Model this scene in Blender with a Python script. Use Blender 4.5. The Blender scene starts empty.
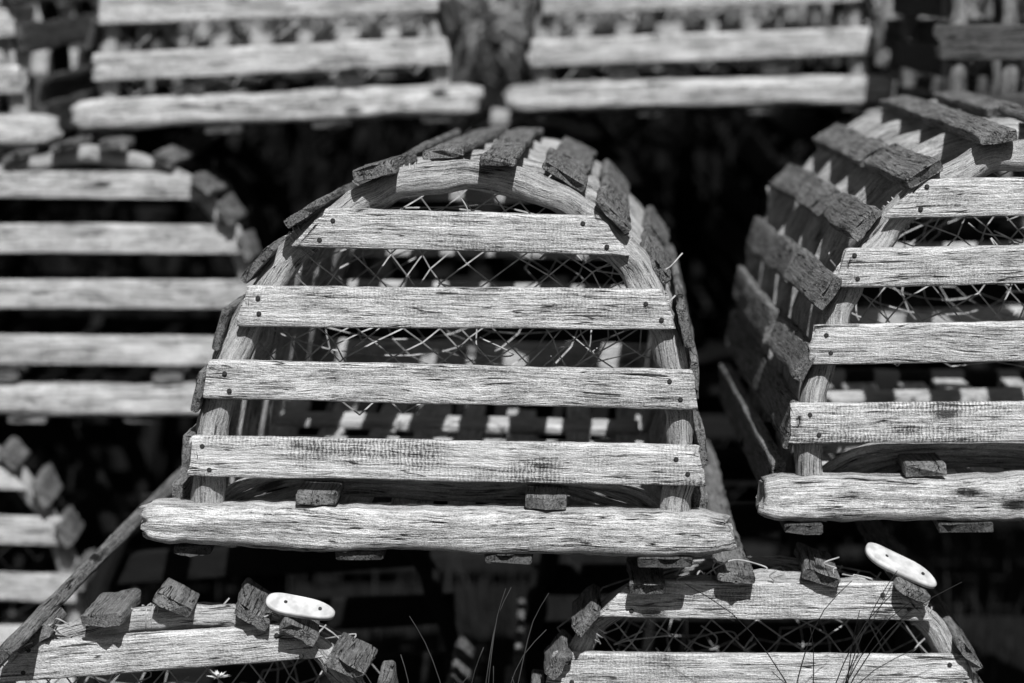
import bpy, math, random
from mathutils import Vector, Matrix, Euler, noise
C = bpy.context.scene.collection
R = math.radians
GZ = -0.05

# ------------------------------------------------------------------ materials
def wood(name, dark, light, streak=1.0, crack=.5, lichen=0.0, bump=.5, saw=0.0, knots=True, mid=.61, wander=.010):
    m = bpy.data.materials.new(name); m.use_nodes = True
    nt = m.node_tree; N = nt.nodes; Lk = nt.links
    for n in list(N): N.remove(n)
    def nd(t, **k):
        n = N.new(t)
        for a, b in k.items(): setattr(n, a, b)
        return n
    def math_(op, a, b=None, clamp=False):
        n = nd('ShaderNodeMath', operation=op, use_clamp=clamp)
        for i, v in enumerate((a, b)):
            if v is None: continue
            if isinstance(v, (int, float)): n.inputs[i].default_value = v
            else: Lk.new(v, n.inputs[i])
        return n.outputs[0]
    out = nd('ShaderNodeOutputMaterial'); bs = nd('ShaderNodeBsdfPrincipled')
    Lk.new(bs.outputs[0], out.inputs[0])
    at = nd('ShaderNodeAttribute', attribute_name='grain')
    def mapped(sx, sy, sz, src=None):
        n = nd('ShaderNodeVectorMath', operation='MULTIPLY')
        Lk.new(src or at.outputs['Vector'], n.inputs[0]); n.inputs[1].default_value = (sx, sy, sz)
        return n.outputs[0]
    def noi(vec, scale=1, detail=2, rough=.55, dist=0):
        n = nd('ShaderNodeTexNoise'); Lk.new(vec, n.inputs['Vector'])
        n.inputs['Scale'].default_value = scale; n.inputs['Detail'].default_value = detail
        n.inputs['Roughness'].default_value = rough; n.inputs['Distortion'].default_value = dist
        return n.outputs[0]
    w = noi(mapped(5, 13, 13), 1, 1)
    wv = nd('ShaderNodeCombineXYZ'); Lk.new(math_('MULTIPLY', math_('SUBTRACT', w, .5), wander), wv.inputs[1])
    va = nd('ShaderNodeVectorMath', operation='ADD'); Lk.new(at.outputs['Vector'], va.inputs[0]); Lk.new(wv.outputs[0], va.inputs[1])
    wc = va.outputs[0]
    s1 = noi(mapped(19, 440, 440, wc), 1, 2, .6)
    s2 = noi(mapped(110, 1100, 1100, wc), 1, 2, .65)
    s3 = noi(mapped(4.5, 130, 130, wc), 1, 1, .5)
    big = noi(mapped(18, 44, 44), 1, 4, .7)
    grit = noi(mapped(650, 800, 800), 1, 2, .8)
    g = math_('ADD', math_('MULTIPLY', s1, .32), math_('MULTIPLY', s2, .28))
    g = math_('ADD', g, math_('MULTIPLY', s3, .10))
    g = math_('ADD', g, math_('MULTIPLY', big, .22))
    g = math_('ADD', g, math_('MULTIPLY', grit, .30))
    h = g
    mr = nd('ShaderNodeMapRange'); Lk.new(g, mr.inputs[0])
    mr.inputs[1].default_value = mid - .13 / streak; mr.inputs[2].default_value = mid + .12 / streak
    val = mr.outputs[0]
    cn = noi(mapped(9, 210, 210, wc), 1, 1, .5)
    ab = math_('ABSOLUTE', math_('SUBTRACT', cn, .5))
    cr = math_('SUBTRACT', 1.0, math_('MULTIPLY', ab, 34), True)
    cm = math_('MULTIPLY', math_('SUBTRACT', noi(mapped(17, 75, 75), 1, 1), .50), 10, True)
    cr = math_('MULTIPLY', cr, cm, True)
    val = math_('SUBTRACT', val, math_('MULTIPLY', cr, crack), True)
    h = math_('SUBTRACT', h, math_('MULTIPLY', cr, .9 * crack))
    if saw:
        wv2 = nd('ShaderNodeTexWave'); Lk.new(mapped(1, .75, .5), wv2.inputs[0]); wv2.inputs['Scale'].default_value = 75
        wv2.inputs['Distortion'].default_value = 6; wv2.inputs['Detail'].default_value = 3; wv2.inputs['Detail Scale'].default_value = 2.5
        wm = math_('MULTIPLY', math_('SUBTRACT', noi(mapped(9, 26, 26), 1, 2), .42), 5, True)
        sv = math_('MULTIPLY', math_('MULTIPLY', wv2.outputs[1], wm, True), saw)
        val = math_('SUBTRACT', val, sv, True); h = math_('SUBTRACT', h, math_('MULTIPLY', sv, .35))
    if knots:
        vo = nd('ShaderNodeTexVoronoi'); Lk.new(mapped(6, 17, 17), vo.inputs['Vector']); vo.inputs['Scale'].default_value = 1
        kn = math_('MULTIPLY', math_('SUBTRACT', .12, vo.outputs['Distance']), 14, True)
        val = math_('SUBTRACT', val, math_('MULTIPLY', kn, .75), True)
        h = math_('SUBTRACT', h, math_('MULTIPLY', kn, .2))
    mx = nd('ShaderNodeMix', data_type='RGBA'); Lk.new(val, mx.inputs[0])
    mx.inputs[6].default_value = (dark, dark, dark, 1); mx.inputs[7].default_value = (light, light, light, 1)
    col = mx.outputs[2]
    if lichen:
        ln = noi(mapped(90, 110, 110), 1, 4, .7)
        lm = math_('MULTIPLY', math_('SUBTRACT', ln, .58), 12, True)
        lm = math_('MULTIPLY', lm, lichen, True)
        m2 = nd('ShaderNodeMix', data_type='RGBA'); Lk.new(lm, m2.inputs[0]); Lk.new(col, m2.inputs[6])
        m2.inputs[7].default_value = (min(.85, light * 1.4),) * 3 + (1,)
        col = m2.outputs[2]; h = math_('ADD', h, math_('MULTIPLY', lm, .25))
    Lk.new(col, bs.inputs['Base Color'])
    bs.inputs['Roughness'].default_value = .8; bs.inputs['Specular IOR Level'].default_value = .22
    bp = nd('ShaderNodeBump'); bp.inputs['Strength'].default_value = bump; bp.inputs['Distance'].default_value = .007
    Lk.new(h, bp.inputs['Height']); Lk.new(bp.outputs[0], bs.inputs['Normal'])
    return m
def plain(name, a, b, scale=40, rough=.8, spec=.2, coord='Object'):
    m = bpy.data.materials.new(name); m.use_nodes = True; nt = m.node_tree; bs = nt.nodes['Principled BSDF']
    tc = nt.nodes.new('ShaderNodeTexCoord'); n = nt.nodes.new('ShaderNodeTexNoise'); n.inputs['Scale'].default_value = scale; n.inputs['Detail'].default_value = 3
    r = nt.nodes.new('ShaderNodeValToRGB'); r.color_ramp.elements[0].color = (a, a, a, 1); r.color_ramp.elements[1].color = (b, b, b, 1)
    r.color_ramp.elements[0].position = .35; r.color_ramp.elements[1].position = .65
    nt.links.new(tc.outputs[coord], n.inputs[0]); nt.links.new(n.outputs[0], r.inputs[0]); nt.links.new(r.outputs[0], bs.inputs['Base Color'])
    bs.inputs['Roughness'].default_value = rough; bs.inputs['Specular IOR Level'].default_value = spec
    return m
M_slat = wood('pale_weathered_slat', .08, .98, 1.05, .85, 0, .85, .16, mid=.60)
M_slat2 = wood('grey_weathered_slat', .06, .95, 1.1, .9, 0, .9, .08, mid=.60, wander=.035)
M_slat3 = wood('saw_marked_slat', .08, .98, 1.0, .75, 0, .8, .42, mid=.588)
M_beam = wood('split_driftwood_beam', .025, .98, 1.15, 1.0, .1, 1.0, mid=.60, wander=.020)
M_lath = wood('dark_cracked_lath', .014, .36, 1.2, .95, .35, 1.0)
M_lathd = wood('shaded_lath', .010, .15, 1.15, .95, .35, .8)  # darker copy of the lath wood, shade baked into its colour
M_bow = wood('round_branch_wood', .07, .70, .95, .7, .3, .9)
M_floor = wood('floor_lath_wood', .14, .80, 1, .6, .2, .6)
M_dark = wood('shaded_old_wood', .003, .012, 1, .6, .2, .6)  # near-black wood: shade of interiors and rear traps put into the colour
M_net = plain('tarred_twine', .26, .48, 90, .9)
M_netd = plain('shaded_twine', .02, .05, 90, .9)  # dark copy of the net twine, trap-interior shade painted in
M_rope = plain('frayed_twine', .35, .6, 90, .9)
M_nail = plain('rusty_iron', .012, .04, 200, .6, .3)
M_tag = plain('bleached_plastic', .42, .70, 70, .5, .3)
M_grass = plain('grass_blade', .005, .022, 6, .7)
M_stem = plain('thin_stalk', .02, .08, 9, .8)
M_ground = plain('earth_and_turf', .002, .006, 3, .95)
M_petal = plain('white_petal', .45, .75, 150, .6)
M_dry = plain('dry_stalk', .01, .60, 18, .8)
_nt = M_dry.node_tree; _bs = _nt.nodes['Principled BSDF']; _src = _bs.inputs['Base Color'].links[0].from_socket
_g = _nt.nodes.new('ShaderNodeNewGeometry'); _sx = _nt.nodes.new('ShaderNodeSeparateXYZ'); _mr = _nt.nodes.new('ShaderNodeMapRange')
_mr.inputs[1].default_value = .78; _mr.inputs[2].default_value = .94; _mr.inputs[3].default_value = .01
_mm = _nt.nodes.new('ShaderNodeMix'); _mm.data_type = 'RGBA'; _mm.inputs[6].default_value = (.002, .002, .002, 1)  # stalks painted near-black low down, darkness for the gap under the top row
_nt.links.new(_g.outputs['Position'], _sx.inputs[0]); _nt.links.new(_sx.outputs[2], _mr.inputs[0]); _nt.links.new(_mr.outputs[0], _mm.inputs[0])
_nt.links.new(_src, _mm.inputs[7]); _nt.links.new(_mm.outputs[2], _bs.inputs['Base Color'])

# ------------------------------------------------------------------ mesh helpers
def link(name, verts, faces, mat, parent=None, grain=None, smooth=True):
    me = bpy.data.meshes.new(name); me.from_pydata(verts, [], faces); me.update()
    if grain:
        a = me.attributes.new('grain', 'FLOAT_VECTOR', 'POINT')
        flat = [c for g in grain for c in g]; a.data.foreach_set('vector', flat)
    if smooth: me.polygons.foreach_set('use_smooth', [len(p.vertices) == 4 for p in me.polygons])
    me.materials.append(mat)
    o = bpy.data.objects.new(name, me); C.objects.link(o)
    if parent: o.parent = parent
    return o
def nz(a, b, c): return noise.noise(Vector((a, b, c)))
def plank(name, parent, mat, A, B, side, W, T, seed, nseg=22, edge=.0022, warp=.003, jag=.004, chamfer=.0022, rnd=False, surf=.0006, slant=0.):
    rg = random.Random(seed); A = Vector(A); B = Vector(B); ax = (B - A); L = ax.length; ax.normalize()
    side = Vector(side); side = (side - ax * side.dot(ax)).normalized(); nr = ax.cross(side)
    w, t = W / 2, T / 2; c = min(chamfer, t * .8)
    sec = []
    k = 8 if rnd else 6
    for i in range(k + 1): sec.append((-w + c + (2 * w - 2 * c) * i / k, t))
    sec += [(w - c * .35, t - c * .35), (w, t - c), (w, -t + c), (w - c * .35, -t + c * .35)]
    for i in range(k + 1): sec.append((w - c - (2 * w - 2 * c) * i / k, -t))
    sec += [(-w + c * .35, -t + c * .35), (-w, -t + c), (-w, t - c), (-w + c * .35, t - c * .35)]
    n = len(sec); vs, fs, gr = [], [], []
    so = Vector((rg.uniform(0, 90), rg.uniform(0, 9), rg.uniform(0, 9))); sd = rg.uniform(0, 500)
    tw = rg.uniform(-.05, .05)
    st = [0, min(.004, L * .02)] + [L * i / nseg for i in range(1, nseg)] + [L - min(.004, L * .02), L]
    nst = len(st)
    for si, s in enumerate(st):
        end = si in (0, nst - 1)
        u = s / L
        cw = warp * 1.2 * nz(s * 2.2, sd, 1.1); ct = warp * nz(s * 2.0, sd, 7.7)
        ww = 1 + edge * 10 * nz(s * 5, sd, 3.3)
        if rnd:
            e = min(s, L - s); ww *= 1 - .28 * max(0, 1 - e / .03) ** 2
        rot = tw * (u - .5)
        for (a, b) in sec:
            sg = 1 if a > 0 else -1
            ea = abs(a) / w
            aa = a * ww + sg * edge * (nz(s * 9, sd + sg * 9, 5) + .6 * nz(s * 55, sd + sg * 9, 15)) * ea ** 2
            bb = b * (1 + (.12 * nz(s * 6, sd, a * 30))) + surf * (nz(s * 12, a * 190, sd + (b > 0) * 40) + .6 * nz(s * 80, a * 300, sd + (b > 0) * 40))
            if rnd: bb *= (1 - .28 * max(0, 1 - min(s, L - s) / .03) ** 2)
            if end: aa *= .975; bb *= .88
            aa, bb = aa * math.cos(rot) - bb * math.sin(rot), aa * math.sin(rot) + bb * math.cos(rot)
            jo = 0
            if si < 2 or si > nst - 3:
                jo = jag * (nz(a * 55, b * 60, sd + (si > 2) * 33) + .5 * nz(a * 190, b * 90, sd + (si > 2) * 63))
            if slant:
                d0 = min(s, L - s); f = max(0, 1 - d0 / .06)
                jo += (1 if si < nst / 2 else -1) * slant * a * f
            p = A + ax * (s + jo) + side * (aa + cw) + nr * (bb + ct)
            vs.append(p); gr.append((s + so.x + jo * (0 if slant else 2), a + so.y, b + so.z))
    m = nst
    for i in range(m - 1):
        for j in range(n):
            fs.append((i * n + j, i * n + (j + 1) % n, (i + 1) * n + (j + 1) % n, (i + 1) * n + j))
    fs.append(tuple(reversed(range(n)))); fs.append(tuple(range((m - 1) * n, m * n)))
    return link(name, vs, fs, mat, parent, gr)
def tube_data(pts, rad, sides, seed=0, rough=.0, V=None, F=None, G=None):
    V = [] if V is None else V; F = [] if F is None else F; G = [] if G is None else G
    base = len(V); n = len(pts); s = 0; prev = None; so = (seed * 1.37) % 50
    for i, p in enumerate(pts):
        p = Vector(p); d = Vector(pts[min(i + 1, n - 1)]) - Vector(pts[max(i - 1, 0)])
        if d.length < 1e-9: d = Vector((0, 0, 1))
        d.normalize()
        if prev is None:
            ref = Vector((0, 1, 0)) if abs(d.y) < .9 else Vector((1, 0, 0)); x = d.cross(ref).normalized()
        else: x = (prev - d * prev.dot(d)).normalized()
        prev = x; y = d.cross(x)
        if i: s += (p - Vector(pts[i - 1])).length
        r = rad(s, i / (n - 1)) if callable(rad) else rad
        for k in range(sides):
            a = 2 * math.pi * k / sides; rr = r * (1 + rough * nz(s * 18, math.cos(a) * 1.2 + seed, math.sin(a) * 1.2))
            q = x * math.cos(a) * rr + y * math.sin(a) * rr
            V.append(p + q); G.append((s + so, math.cos(a) * r, math.sin(a) * r))
    for i in range(n - 1):
        for k in range(sides):
            F.append((base + i * sides + k, base + i * sides + (k + 1) % sides, base + (i + 1) * sides + (k + 1) % sides, base + (i + 1) * sides + k))
    F.append(tuple(base + k for k in reversed(range(sides)))); F.append(tuple(base + (n - 1) * sides + k for k in range(sides)))
    return V, F, G
def tube(name, parent, mat, pts, rad, sides=8, seed=0, rough=0.):
    V, F, G = tube_data(pts, rad, sides, seed, rough)
    return link(name, V, F, mat, parent, G)
def catmull(P, per=8):
    P = [Vector(p) for p in P]; out = []
    for i in range(len(P) - 1):
        a = P[i - 1] if i else P[0] * 2 - P[1]; b, c = P[i], P[i + 1]; d = P[i + 2] if i + 2 < len(P) else P[-1] * 2 - P[-2]
        for k in range(per):
            t = k / per
            out.append(.5 * ((2 * b) + (c - a) * t + (2 * a - 5 * b + 4 * c - d) * t * t + (3 * b - a - 3 * c + d) * t ** 3))
    out.append(P[-1]); return out
def empty(name, loc, rot=(0, 0, 0)):
    o = bpy.data.objects.new(name, None); C.objects.link(o); o.location = loc; o.rotation_euler = rot; o.empty_display_size = .1
    return o
def nail_mesh():
    V, F = [], []
    for y, r in ((.004, .0022), (-.0006, .0027), (-.0014, .0018)):
        for k in range(8): V.append((r * math.cos(k * math.pi / 4), y, r * math.sin(k * math.pi / 4)))
    for i in range(2):
        for k in range(8): F.append((i * 8 + k, (i * 8 + (k + 1) % 8), (i + 1) * 8 + (k + 1) % 8, (i + 1) * 8 + k))
    F.append(tuple(range(16, 24)))
    me = bpy.data.meshes.new('nail'); me.from_pydata(V, [], F); me.materials.append(M_nail); return me
NAIL = nail_mesh()

# ------------------------------------------------------------------ one lobster trap
HALF = [(.250, .0), (.253, .097), (.240, .179), (.211, .261), (.158, .335), (.085, .383), (0, .399)]
def make_trap(loc, label, seed, roll=0, yaw=0, pitch=0, lean=0., flat=1., off=0., L=.85, quality=2, group='wooden lobster traps in the stack', slat_mat=None, laths=None, dzs=(0, 0, 0, 0), twist=.13, lw=.047, bow_r=.0160, net=True, lt=.0105, rear=(0., 1., 1.), shoulder=0., bows=(.022, .425, .815), backbow=None, inner=None, lath_mat=None, netm=None, netz=.165, over=-.024):
    rg = random.Random(seed)
    root = empty('lobster_trap', loc, (R(pitch), R(roll), R(yaw)))
    root['label'] = label; root['category'] = 'lobster trap'; root['group'] = group
    hp = [(x, z if z < .33 else .330 + (z - .330) * flat) for x, z in HALF]
    prof = [(-x, z) for x, z in hp] + [(x, z) for x, z in reversed(hp[:-1])]
    def dx(z): return lean * z
    def at(p, y):
        u = max(0, y) / L; k = min(1, p.z / .2)
        return Vector((p.x * (1 + (rear[1] - 1) * u) + rear[0] * u * k, y, p.z * (1 + (rear[2] - 1) * u)))
    ar = catmull([(x + dx(z), 0, z) for x, z in prof], 8)
    cum = [0]
    for i in range(1, len(ar)): cum.append(cum[-1] + (ar[i] - ar[i - 1]).length)
    mid = cum[len(ar) // 2]
    def arc(s):
        s = min(max(s + mid, .001), cum[-1] - .001)
        i = next(k for k in range(1, len(cum)) if cum[k] >= s)
        t = (s - cum[i - 1]) / (cum[i] - cum[i - 1]); p = ar[i - 1].lerp(ar[i], t); tg = (ar[i] - ar[i - 1]).normalized()
        return p, tg
    q2 = quality == 2
    ns = 30 if q2 else 14
    inner = inner or (M_floor if q2 else M_dark); backbow = backbow or (M_bow if q2 else M_dark)
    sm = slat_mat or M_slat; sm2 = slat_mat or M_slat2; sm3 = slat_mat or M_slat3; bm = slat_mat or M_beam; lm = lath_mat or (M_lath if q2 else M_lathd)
    plank('base_beam', root, bm, (-.31 + rg.uniform(-.004, .004), .010, .024), (.31, .010, .022), (0, 0, 1), .046, .056, seed + 1, 110 if q2 else 40, .0034, .003, .016, .010, True, .0030)
    for yy in (L * .5, L - .03):
        plank('base_beam', root, M_dark, (-.29, yy, .024), (.29, yy, .024), (0, 0, 1), .042, .045, seed + int(yy * 100), 12, .003, .004, .006, .01, True)
    for bi, yy in enumerate(bows):
        pts = [at(p, yy + .005 * nz(i * .3, seed, 2 + bi)) + Vector((.006 * nz(i * .3, seed, 5 + bi), 0, .006 * nz(i * .3, seed, 8 + bi))) for i, p in enumerate(ar)]
        tube('bow', root, M_bow if bi == 0 else backbow, pts, lambda s, u: bow_r * (1 + .22 * nz(s * 7, seed, bi) + .10 * nz(s * 25, seed, bi)), 14 if q2 else 8, seed + bi, .35)
    rows = [(.097, .272, .04), (.179, .256, .14), (.261, .228, .30), (.341, .160, .85)]
    for ri, (z, hw, sl) in enumerate(rows):
        z += dzs[ri]
        a = rg.uniform(-.003, .003)
        s = plank('end_slat', root, (sm3, sm2, sm, sm)[ri], (-hw + dx(z) + rg.uniform(-.005, .005), -.004, z - a), (hw + dx(z) + rg.uniform(-.005, .005), -.004, z + a), (0, 0, 1), (.0425 if ri < 3 else .040) + rg.uniform(-.0015, .0015), .0125, seed + 20 + ri, ns + 40, .0012, .0012, .007, slant=sl)
        if q2:
            for sx in (-1, 1):
                for q in ((-.010, .010), (.008, -.011)):
                    nn = bpy.data.objects.new('nail', NAIL); C.objects.link(nn); nn.parent = s
                    nn.location = (sx * (hw - .020 - sl * q[1]*1.0 + q[0] * .5 * sx + rg.uniform(-.003, .003)) + dx(z), -.0106, z + q[1] + rg.uniform(-.003, .003))
        plank('end_slat', root, inner, at(Vector((-hw + dx(z), 0, z)), L - .008), at(Vector((hw + dx(z), 0, z)), L - .008), (0, 0, 1), .043, .012, seed + 40 + ri, 8)
    if laths is None:
        laths = [(k * .0765 + off + rg.uniform(-.007, .007), 0, L) for k in range(-6, 7)]
    for k, (s, f0, f1) in enumerate(laths):
        p, tg = arc(s); nrm = Vector((-tg.z, 0, tg.x))
        an = rg.uniform(-twist, twist); tg2 = (tg * math.cos(an) + nrm * math.sin(an)); n2 = Vector((-tg2.z, 0, tg2.x))
        o_ = nrm * (bow_r + .005)
        y0 = (over + rg.uniform(-.012, .008)) if f0 == 0 else f0
        if p.z < .085: y0 = max(y0, .045)
        y1 = f1 + rg.uniform(-.01, .012); dr = rg.uniform(-.008, .008)
        sh = shoulder * (1 if .08 < abs(s) < .33 else 0)
        plank('roof_lath', root, lm, at(p, y0) + o_, at(p, y1) + o_ + tg * dr + n2 * rg.uniform(-.002, .003), tg2, lw + sh + rg.uniform(-.004, .004), lt if f1 - f0 > .3 else .014, seed + 60 + k, max(8, int((60 if q2 else 12) * (y1 - y0) / L)), .0032, .005, .010, .0022, False, .0013)
    for sx in (-1, 1):
        plank('side_runner', root, lm, (sx * .283, .045, .030), (sx * .283, L, .028), (0, 0, 1), .055, .016, seed + 90 + sx, 14, .003, .004, .006)
    for k, x in enumerate((-.255, -.087, .083, .250)):
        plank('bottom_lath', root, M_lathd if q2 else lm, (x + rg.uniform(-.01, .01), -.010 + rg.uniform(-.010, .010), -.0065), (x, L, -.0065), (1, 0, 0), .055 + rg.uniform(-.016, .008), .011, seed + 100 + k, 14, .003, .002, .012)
    for k, x in enumerate((-.128, .116)):
        plank('floor_lath', root, lm, (x, -.010, .0545), (x, .33, .0545), (1, 0, 0), .044, .014, seed + 110 + k, 12, .002, .001, .008)
    for k in range(8):
        x = -.22 + k * .063 + rg.uniform(-.007, .007)
        plank('floor_lath', root, inner, (x, .05, .026), (x + rg.uniform(-.015, .015), L - .01, .026 + rg.uniform(0, .006)), (1, 0, 0), .038 + rg.uniform(-.01, .008), .010, seed + 120 + k, 10, .003, .006)
    if q2:
        for k in range(4):
            hw, zz = .215 - k * .014, .068 - k * .009
            y = .052 + k * .014; jt = lambda: rg.uniform(-.003, .003)
            pts = catmull([(-hw - .035, y, .030), (-hw, y, zz - .012), (-hw + .05, y, zz + jt()), (-.06, y, zz + .003 + jt()), (.03, y, zz + jt()), (hw - .06, y, zz + .002 + jt()), (hw, y, zz - .012), (hw + .035, y, .030)], 6)
            tube('bent_hoop', root, M_bow, pts, lambda s, u: (.0065 if k == 0 else .0050) * (1 + .35 * nz(s * 20, k, 1)), 8, seed + k, .4)
        for k, y in enumerate((.26, .42, .60)):
            plank('cross_piece', root, inner, (-.23, y, .040), (.23, y + rg.uniform(-.01, .01), .040), (0, 1, .2), .034, .012, seed + 140 + k, 12, .003, .003)
    V, F, G = [], [], []
    rn = .0010
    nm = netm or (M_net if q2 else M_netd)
    def strand(a, b, r=rn): tube_data([a, b], r, 3, 0, 0, V, F, G)
    def inside(x, z):
        x -= dx(z)
        for i in range(len(hp) - 1):
            if hp[i][1] <= z <= hp[i + 1][1]:
                t = (z - hp[i][1]) / (hp[i + 1][1] - hp[i][1] + 1e-9); return abs(x) < hp[i][0] + t * (hp[i + 1][0] - hp[i][0])
        return False
    if net:
        cx, cz = (.0205, .0185) if q2 else (.036, .030)
        nodes = {}
        nx, nzr = int(.26 / cx) + 1, int(.36 / cz) + 1
        for i in range(-nx, nx + 1):
            for j in range(nzr):
                if (i + j) % 2: continue
                z = .06 + j * cz; x = i * cx
                x2 = x + .034 * nz(x * 9, z * 9, seed) + dx(z); z2 = z + .034 * nz(x * 9, z * 9, seed + 50)
                nodes[(i, j)] = Vector((x2, .060 + .06 * nz(x * 5, z * 5, seed + 9), z2))
        for (i, j), p in nodes.items():
            if not inside(p.x, p.z) or (q2 and p.z < netz + .06 * nz(p.x * 8, 1, seed)): continue
            for di in (-1, 1):
                q = nodes.get((i + di, j + 1))
                if q: strand(p, q)
        link('netting', V, F, nm, root, G, False)
        V, F, G = [], [], []
        NA, NV = (26, 10) if q2 else (16, 6)
        fn = {}
        for i in range(NA):
            for j in range(NV):
                if (i + j) % 2: continue
                a = 2 * math.pi * i / NA; v = j / (NV - 1); rr = (1 - v) ** 1.1
                x = math.cos(a) * (.23 * rr + .07 * (1 - rr)); z = .25 + math.sin(a) * (.11 * rr + .05 * (1 - rr))
                fn[(i, j)] = Vector((x + dx(z) + .008 * nz(i, j, seed), .14 + .25 * v, z + .008 * nz(i, j, seed + 4)))
        for (i, j), p in fn.items():
            for di in (-1, 1):
                q = fn.get(((i + di) % NA, j + 1))
                if q: strand(p, q, .0009)
        link('funnel_net', V, F, nm, root, G, False)
    if q2:
        for k in range(14):
            x = rg.uniform(-.19, .17); z = rg.uniform(.23, .36); y = rg.uniform(.03, .10)
            P = [(x, y, z)]
            for q in range(3): P.append((P[-1][0] + rg.uniform(-.04, .045), P[-1][1] + rg.uniform(-.005, .01), P[-1][2] + rg.uniform(-.035, .02)))
            tube('loose_twine', root, M_rope if k % 3 == 0 else M_net, catmull(P, 5), .0009, 4)
        for k, s in enumerate((-.20, .19, -.03)):
            p, tg = arc(s + rg.uniform(-.03, .03)); nrm = Vector((-tg.z, 0, tg.x)); c = p + Vector((0, .022, 0)); P = []
            for q in range(40):
                a = q * .5; P.append(c + tg * (q * .0005 - .01) + nrm * math.cos(a) * (bow_r + .002) + Vector((0, 1, 0)) * math.sin(a) * (bow_r + .002))
            P += [P[-1] + Vector((.004, -.01, -.012)), P[-1] + Vector((.012, -.014, -.03))]
            tube('twine_lashing', root, M_net, P, .0009, 4)
    return root, arc

def tag_plate(parent, centre, xdir, nrm, ln, wd):
    X = Vector(xdir).normalized(); Nn = Vector(nrm).normalized(); X = (X - Nn * X.dot(Nn)).normalized(); Y = Nn.cross(X)
    n = 36; out = []
    for k in range(n):
        a = 2 * math.pi * k / n; ca, sa = math.cos(a), math.sin(a); e = .62
        x = ln / 2 * math.copysign(abs(ca) ** e, ca); y = wd / 2 * math.copysign(abs(sa) ** .85, sa) * (1 - .18 * ca)
        out.append((x, y))
    V, F = [], []
    for h, sc in ((-.0025, 1), (.0020, 1.0), (.0034, .93)):
        for x, y in out: V.append(Vector(centre) + X * x * sc + Y * y * sc + Nn * (h + .0018 * math.sin(x * 60)))
    for i in range(2):
        for k in range(n): F.append((i * n + k, i * n + (k + 1) % n, (i + 1) * n + (k + 1) % n, (i + 1) * n + k))
    F.append(tuple(range(2 * n, 3 * n))); F.append(tuple(reversed(range(n))))
    o = link('plastic_tag', V, F, M_tag, parent, None, True)
    for q in (-.22, .28):
        c = Vector(centre) + X * ln * q + Nn * (.0034 + .0018 * math.sin(ln * q * 60)); W = []
        for h in (.0012, -.002):
            for k in range(10): W.append(c + X * .0020 * math.cos(k * .628) + Y * .0020 * math.sin(k * .628) + Nn * h)
        FF = [tuple(range(10))] + [(k, (k + 1) % 10, 10 + (k + 1) % 10, 10 + k) for k in range(10)]
        link('rivet', W, FF, M_nail, o, None, False)
    o['label'] = 'bleached white plastic tag'

# ------------------------------------------------------------------ the stack
centre, arc_c = make_trap((-.080, 2.948, .424), 'sharply seen whole lobster trap in the middle, arched front with four pale slats', 100, roll=.9, yaw=-1.0, lean=.062, off=.030, lw=.041, rear=(.030, .96, .955), shoulder=.006, twist=.16, bows=(.018, .23, .425, .62, .815), netz=.15, lt=.0095, over=-.010,
    laths=[(s + .03, a, b) for s, a, b in ((-.475, 0, .85), (-.41, 0, .85), (-.342, 0, .85), (-.268, 0, .85), (-.197, 0, .45), (-.195, .46, .85), (-.120, 0, .20), (-.118, .22, .85), (-.055, .06, .85), (0, -.020, .85), (.066, .03, .40), (.066, .41, .85), (.128, 0, .85), (.190, .02, .40), (.196, .42, .85), (.252, 0, .85), (.315, .01, .85), (.38, 0, .85), (.445, 0, .85))])
right, arc_r = make_trap((.576, 3.000, .448), 'lobster trap cut by the right edge, beside the middle trap at its level', 300, roll=-.6, yaw=0, lean=.02, off=.01, dzs=(.010, .016, .017, .009), twist=.26, lw=.043, lt=.012, bows=(.018, .25, .425, .62, .815), netz=.16, over=-.012,
    laths=[(s + .01, a, b) for s, a, b in ((-.445, 0, .85), (-.378, 0, .30), (-.385, .36, .85), (-.300, 0, .28), (-.31, .34, .85), (-.222, 0, .27), (-.230, .36, .85), (-.148, 0, .29), (-.155, .35, .85), (-.070, 0, .85), (.01, 0, .4), (.005, .42, .85), (.085, 0, .85), (.16, 0, .85), (.235, 0, .85), (.31, 0, .85), (.385, 0, .85), (.46, 0, .85))])
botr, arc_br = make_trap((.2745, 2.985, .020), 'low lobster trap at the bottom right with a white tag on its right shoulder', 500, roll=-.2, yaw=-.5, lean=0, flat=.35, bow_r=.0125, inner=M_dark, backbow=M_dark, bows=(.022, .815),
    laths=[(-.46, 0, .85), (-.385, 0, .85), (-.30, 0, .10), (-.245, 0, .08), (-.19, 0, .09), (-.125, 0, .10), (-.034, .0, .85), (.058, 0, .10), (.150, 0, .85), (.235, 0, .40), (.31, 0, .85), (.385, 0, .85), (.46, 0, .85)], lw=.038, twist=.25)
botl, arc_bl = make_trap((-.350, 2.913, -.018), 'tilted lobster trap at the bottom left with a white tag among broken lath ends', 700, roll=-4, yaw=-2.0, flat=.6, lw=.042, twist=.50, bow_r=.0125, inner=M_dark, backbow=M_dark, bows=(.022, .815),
    laths=[(-.46, 0, .85), (-.385, 0, .3), (-.13, -.015, .06), (-.050, -.03, .07), (.018, -.01, .05), (.098, -.02, .09), (.150, -.03, .06), (.205, -.03, .10), (.262, -.03, .12), (.33, 0, .2), (.40, 0, .85)])
MI = (Matrix.Translation(botl.location) @ botl.rotation_euler.to_matrix().to_4x4()).inverted()
plank('roof_lath', botl, M_lath, MI @ Vector((-.527, 2.80, .337)), MI @ Vector((-.436, 3.66, .378)), (.75, 0, .66), .044, .015, 777, 60, .0036, .003, .010, .0025, False, .0016)
rg = random.Random(31)
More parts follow.
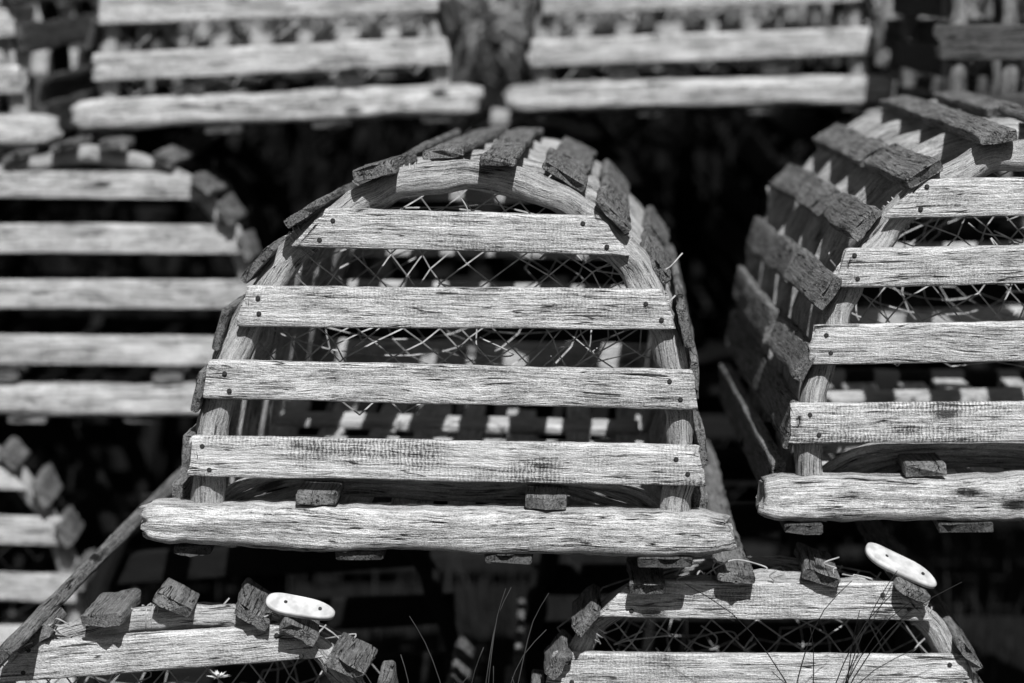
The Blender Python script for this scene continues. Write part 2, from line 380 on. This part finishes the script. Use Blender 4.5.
for k in range(6):
    x = rg.uniform(-.16, .10); P = [(x, -.012 + rg.uniform(-.01, .03), .382 - abs(x) * .10)]
    for q in range(3): P.append((P[-1][0] + rg.uniform(.005, .025), P[-1][1] + rg.uniform(-.01, .01), P[-1][2] + rg.uniform(-.012, .008)))
    tube('loose_twine', botl, M_net, catmull(P, 5), .0009, 5, k)
for k in range(6):
    x = rg.uniform(-.09, .10); P = [(x, -.015, .372)]
    for q in range(4): P.append((P[-1][0] + rg.uniform(-.02, .03), P[-1][1] + rg.uniform(-.006, .01), P[-1][2] + rg.uniform(-.008, .010)))
    tube('loose_twine', botr, M_net, catmull(P, 5), .0009, 5, k)
make_trap((-.626, 4.122, .385), 'blurred lobster trap at the left edge, behind and level with the middle trap', 900, roll=.3, quality=1, net=False, lath_mat=M_lath, lw=.038, flat=.75, bow_r=.013,
    laths=[(-.40, 0, .85), (-.33, 0, .85), (-.25, 0, .85), (-.17, 0, .85), (-.10, 0, .85), (-.03, 0, .85), (.04, 0, .10), (.11, 0, .85), (.17, 0, .08), (.225, 0, .10), (.28, 0, .08), (.36, 0, .85), (.43, 0, .85)])
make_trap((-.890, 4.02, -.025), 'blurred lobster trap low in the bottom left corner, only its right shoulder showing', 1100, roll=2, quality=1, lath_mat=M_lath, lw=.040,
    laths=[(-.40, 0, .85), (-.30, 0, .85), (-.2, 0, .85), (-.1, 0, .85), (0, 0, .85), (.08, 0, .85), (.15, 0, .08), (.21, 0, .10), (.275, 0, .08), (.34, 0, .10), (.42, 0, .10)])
make_trap((-.358, 4.279, .808), 'blurred lobster trap on the top row, above and left of the middle trap', 1300, roll=-2.8, quality=1, inner=M_floor, netm=M_rope, backbow=M_bow)
make_trap((.306, 4.505, .820), 'blurred lobster trap on the top row, above and right of the middle trap', 1500, roll=-1.8, quality=1, inner=M_floor, netm=M_rope, backbow=M_bow)
make_trap((-.990, 4.204, .775), 'blurred lobster trap in the top left corner, only its right end in view', 1700, roll=-1, quality=1, inner=M_floor)
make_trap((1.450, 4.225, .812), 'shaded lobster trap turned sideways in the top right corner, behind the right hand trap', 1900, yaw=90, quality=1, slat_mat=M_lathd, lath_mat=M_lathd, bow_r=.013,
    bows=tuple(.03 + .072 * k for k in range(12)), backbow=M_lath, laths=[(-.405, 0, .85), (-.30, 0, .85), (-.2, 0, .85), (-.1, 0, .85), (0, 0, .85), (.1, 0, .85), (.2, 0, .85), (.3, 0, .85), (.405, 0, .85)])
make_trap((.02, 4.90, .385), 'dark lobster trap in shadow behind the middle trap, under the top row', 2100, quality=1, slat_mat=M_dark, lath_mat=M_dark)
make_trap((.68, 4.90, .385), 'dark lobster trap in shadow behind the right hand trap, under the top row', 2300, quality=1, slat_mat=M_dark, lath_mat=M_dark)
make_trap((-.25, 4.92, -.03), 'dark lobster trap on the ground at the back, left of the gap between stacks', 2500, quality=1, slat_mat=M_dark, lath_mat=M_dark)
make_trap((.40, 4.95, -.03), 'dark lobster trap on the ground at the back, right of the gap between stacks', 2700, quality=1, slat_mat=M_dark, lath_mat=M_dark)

p, tg = arc_bl(.138); n_ = Vector((-tg.z, 0, tg.x))
tag_plate(botl, p + n_ * .038 + Vector((0.004, -.014, 0)), Vector((1, .0, -.36)), Vector((.30, -.75, 1)), .074, .026)
p, tg = arc_br(.140); n_ = Vector((-tg.z, 0, tg.x))
tag_plate(botr, p + n_ * .036 + Vector((0, .01, 0)), Vector((1, .1, -.75)), Vector((.60, -.50, 1)), .088, .034)

# ------------------------------------------------------------------ setting
g = link('ground', [(-300, -300, GZ), (300, -300, GZ), (300, 300, GZ), (-300, 300, GZ)], [(0, 1, 2, 3)], M_ground, None, None, False); g['kind'] = 'structure'
def blades(name, n, xr, yr, hr, wr, mat, seed, leanr=.4, curl=.3):
    rg = random.Random(seed); V, F = [], []
    for _ in range(n):
        x, y = rg.uniform(*xr), rg.uniform(*yr); h = rg.uniform(*hr); w = rg.uniform(*wr); a = rg.uniform(0, 6.28); l = rg.uniform(.05, leanr) * h; d = rg.uniform(0, 6.28)
        b = len(V); cx, cy = math.cos(a) * w / 2, math.sin(a) * w / 2; lx, ly = math.cos(d) * l, math.sin(d) * l
        V += [(x - cx, y - cy, GZ), (x + cx, y + cy, GZ), (x - cx * .8 + lx * curl, y - cy * .8 + ly * curl, GZ + h * .6), (x + cx * .8 + lx * curl, y + cy * .8 + ly * curl, GZ + h * .6), (x + lx, y + ly, GZ + h)]
        F += [(b, b + 1, b + 3, b + 2), (b + 2, b + 3, b + 4)]
    return link(name, V, F, mat, None, None, False)
o = blades('grass', 9000, (-2, 2), (2.3, 5.8), (.04, .14), (.002, .005), M_grass, 5); o['kind'] = 'stuff'; o['label'] = 'short dark grass growing around and under the traps'; o['category'] = 'grass'
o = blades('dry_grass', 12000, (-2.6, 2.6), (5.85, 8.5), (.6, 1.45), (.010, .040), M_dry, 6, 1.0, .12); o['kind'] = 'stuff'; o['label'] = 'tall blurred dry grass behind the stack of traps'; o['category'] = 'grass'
def tuft(loc, label, n, h, spread, seed, mat):
    rg = random.Random(seed); V, F, G = [], [], []
    for k in range(n):
        a = rg.uniform(0, 6.28); hh = h * rg.uniform(.7, 1); d = spread * rg.uniform(.3, 1)
        P = [Vector((rg.uniform(-.04, .04), rg.uniform(-.012, .012), 0))]
        for q in range(1, 9):
            u = q / 8; P.append(Vector((math.cos(a) * d * u ** 3 + .006 * nz(u * 3, k, seed), math.sin(a) * d * .4 * u ** 3, hh * (u - .16 * u ** 4))) + P[0])
        tube_data(catmull(P, 2), lambda s, u: .0010 * (1 - .8 * u) + .0002, 4, 0, 0, V, F, G)
    o = link('grass_tuft', V, F, mat, None, None, True); o.location = loc
    o['label'] = label; o['category'] = 'grass'; o['group'] = 'tufts of tall grass by the traps'
tuft((-.02, 2.93, GZ), 'thin tall grass stems rising in the dark gap between the two bottom traps', 9, .54, .07, 1, M_stem)
tuft((.31, 2.88, GZ), 'wispy grass stems in front of the slats of the bottom right trap', 12, .55, .24, 2, M_grass)
tuft((.57, 2.92, GZ), 'grass stems at the bottom right corner beyond the tagged trap', 9, .54, .06, 3, M_stem)
tuft((-.13, 2.85, GZ), 'grass leaves at the right foot of the tilted bottom left trap', 9, .46, .08, 4, M_stem)
fl = empty('flower', (-.297, 2.78, GZ)); fl['label'] = 'small white wildflower at the bottom edge below the tilted trap'; fl['category'] = 'flower'
FH = .376
tube('stem', fl, M_grass, [(0, 0, 0), (.005, 0, .2), (0, 0, FH)], .0012, 6)
rg = random.Random(8)
for k in range(18):
    a = k * 2.4; up = rg.uniform(.1, 1.1); ln = rg.uniform(.009, .015); d = Vector((math.cos(a), math.sin(a), up)).normalized(); s_ = Vector((-math.sin(a), math.cos(a), rg.uniform(-.3, .3))); b = Vector((0, 0, FH))
    link('petal', [b, b + d * ln * .5 + s_ * .0016, b + d * ln + Vector((0, 0, -.001)), b + d * ln * .5 - s_ * .0016], [(0, 1, 2, 3)], M_petal, fl, None, False)

# ------------------------------------------------------------------ light, sky, camera
EL, AZ = 49, 8
w = bpy.data.worlds.new('World'); bpy.context.scene.world = w; w.use_nodes = True; nt = w.node_tree
bg = nt.nodes['Background']; sk = nt.nodes.new('ShaderNodeTexSky'); sk.sky_type = 'NISHITA'; sk.sun_disc = False
sk.sun_elevation = R(EL); sk.sun_rotation = R(180 - AZ)
bw = nt.nodes.new('ShaderNodeRGBToBW'); nt.links.new(sk.outputs[0], bw.inputs[0]); nt.links.new(bw.outputs[0], bg.inputs[0]); bg.inputs[1].default_value = .05
sl = bpy.data.lights.new('sun', 'SUN'); sl.energy = 5; sl.angle = R(.5); so = bpy.data.objects.new('sun', sl); C.objects.link(so)
sd = Vector((math.sin(R(AZ)) * math.cos(R(EL)), -math.cos(R(AZ)) * math.cos(R(EL)), math.sin(R(EL))))
so.rotation_euler = sd.to_track_quat('Z', 'Y').to_euler(); so.location = sd * 10
cd = bpy.data.cameras.new('camera'); co = bpy.data.objects.new('camera', cd); C.objects.link(co)
co.location = (0, 0, 1.036); co.rotation_euler = (R(90 - 7.5), 0, 0)
cd.sensor_width = 36; cd.lens = 2811 / 1024 * 36; cd.clip_end = 1000; cd.clip_start = .05
cd.dof.use_dof = True; cd.dof.focus_distance = 2.98; cd.dof.aperture_fstop = 3.5
sc = bpy.context.scene; sc.camera = co
sc.view_settings.view_transform = 'Standard'; sc.view_settings.look = 'None'; sc.view_settings.exposure = 0
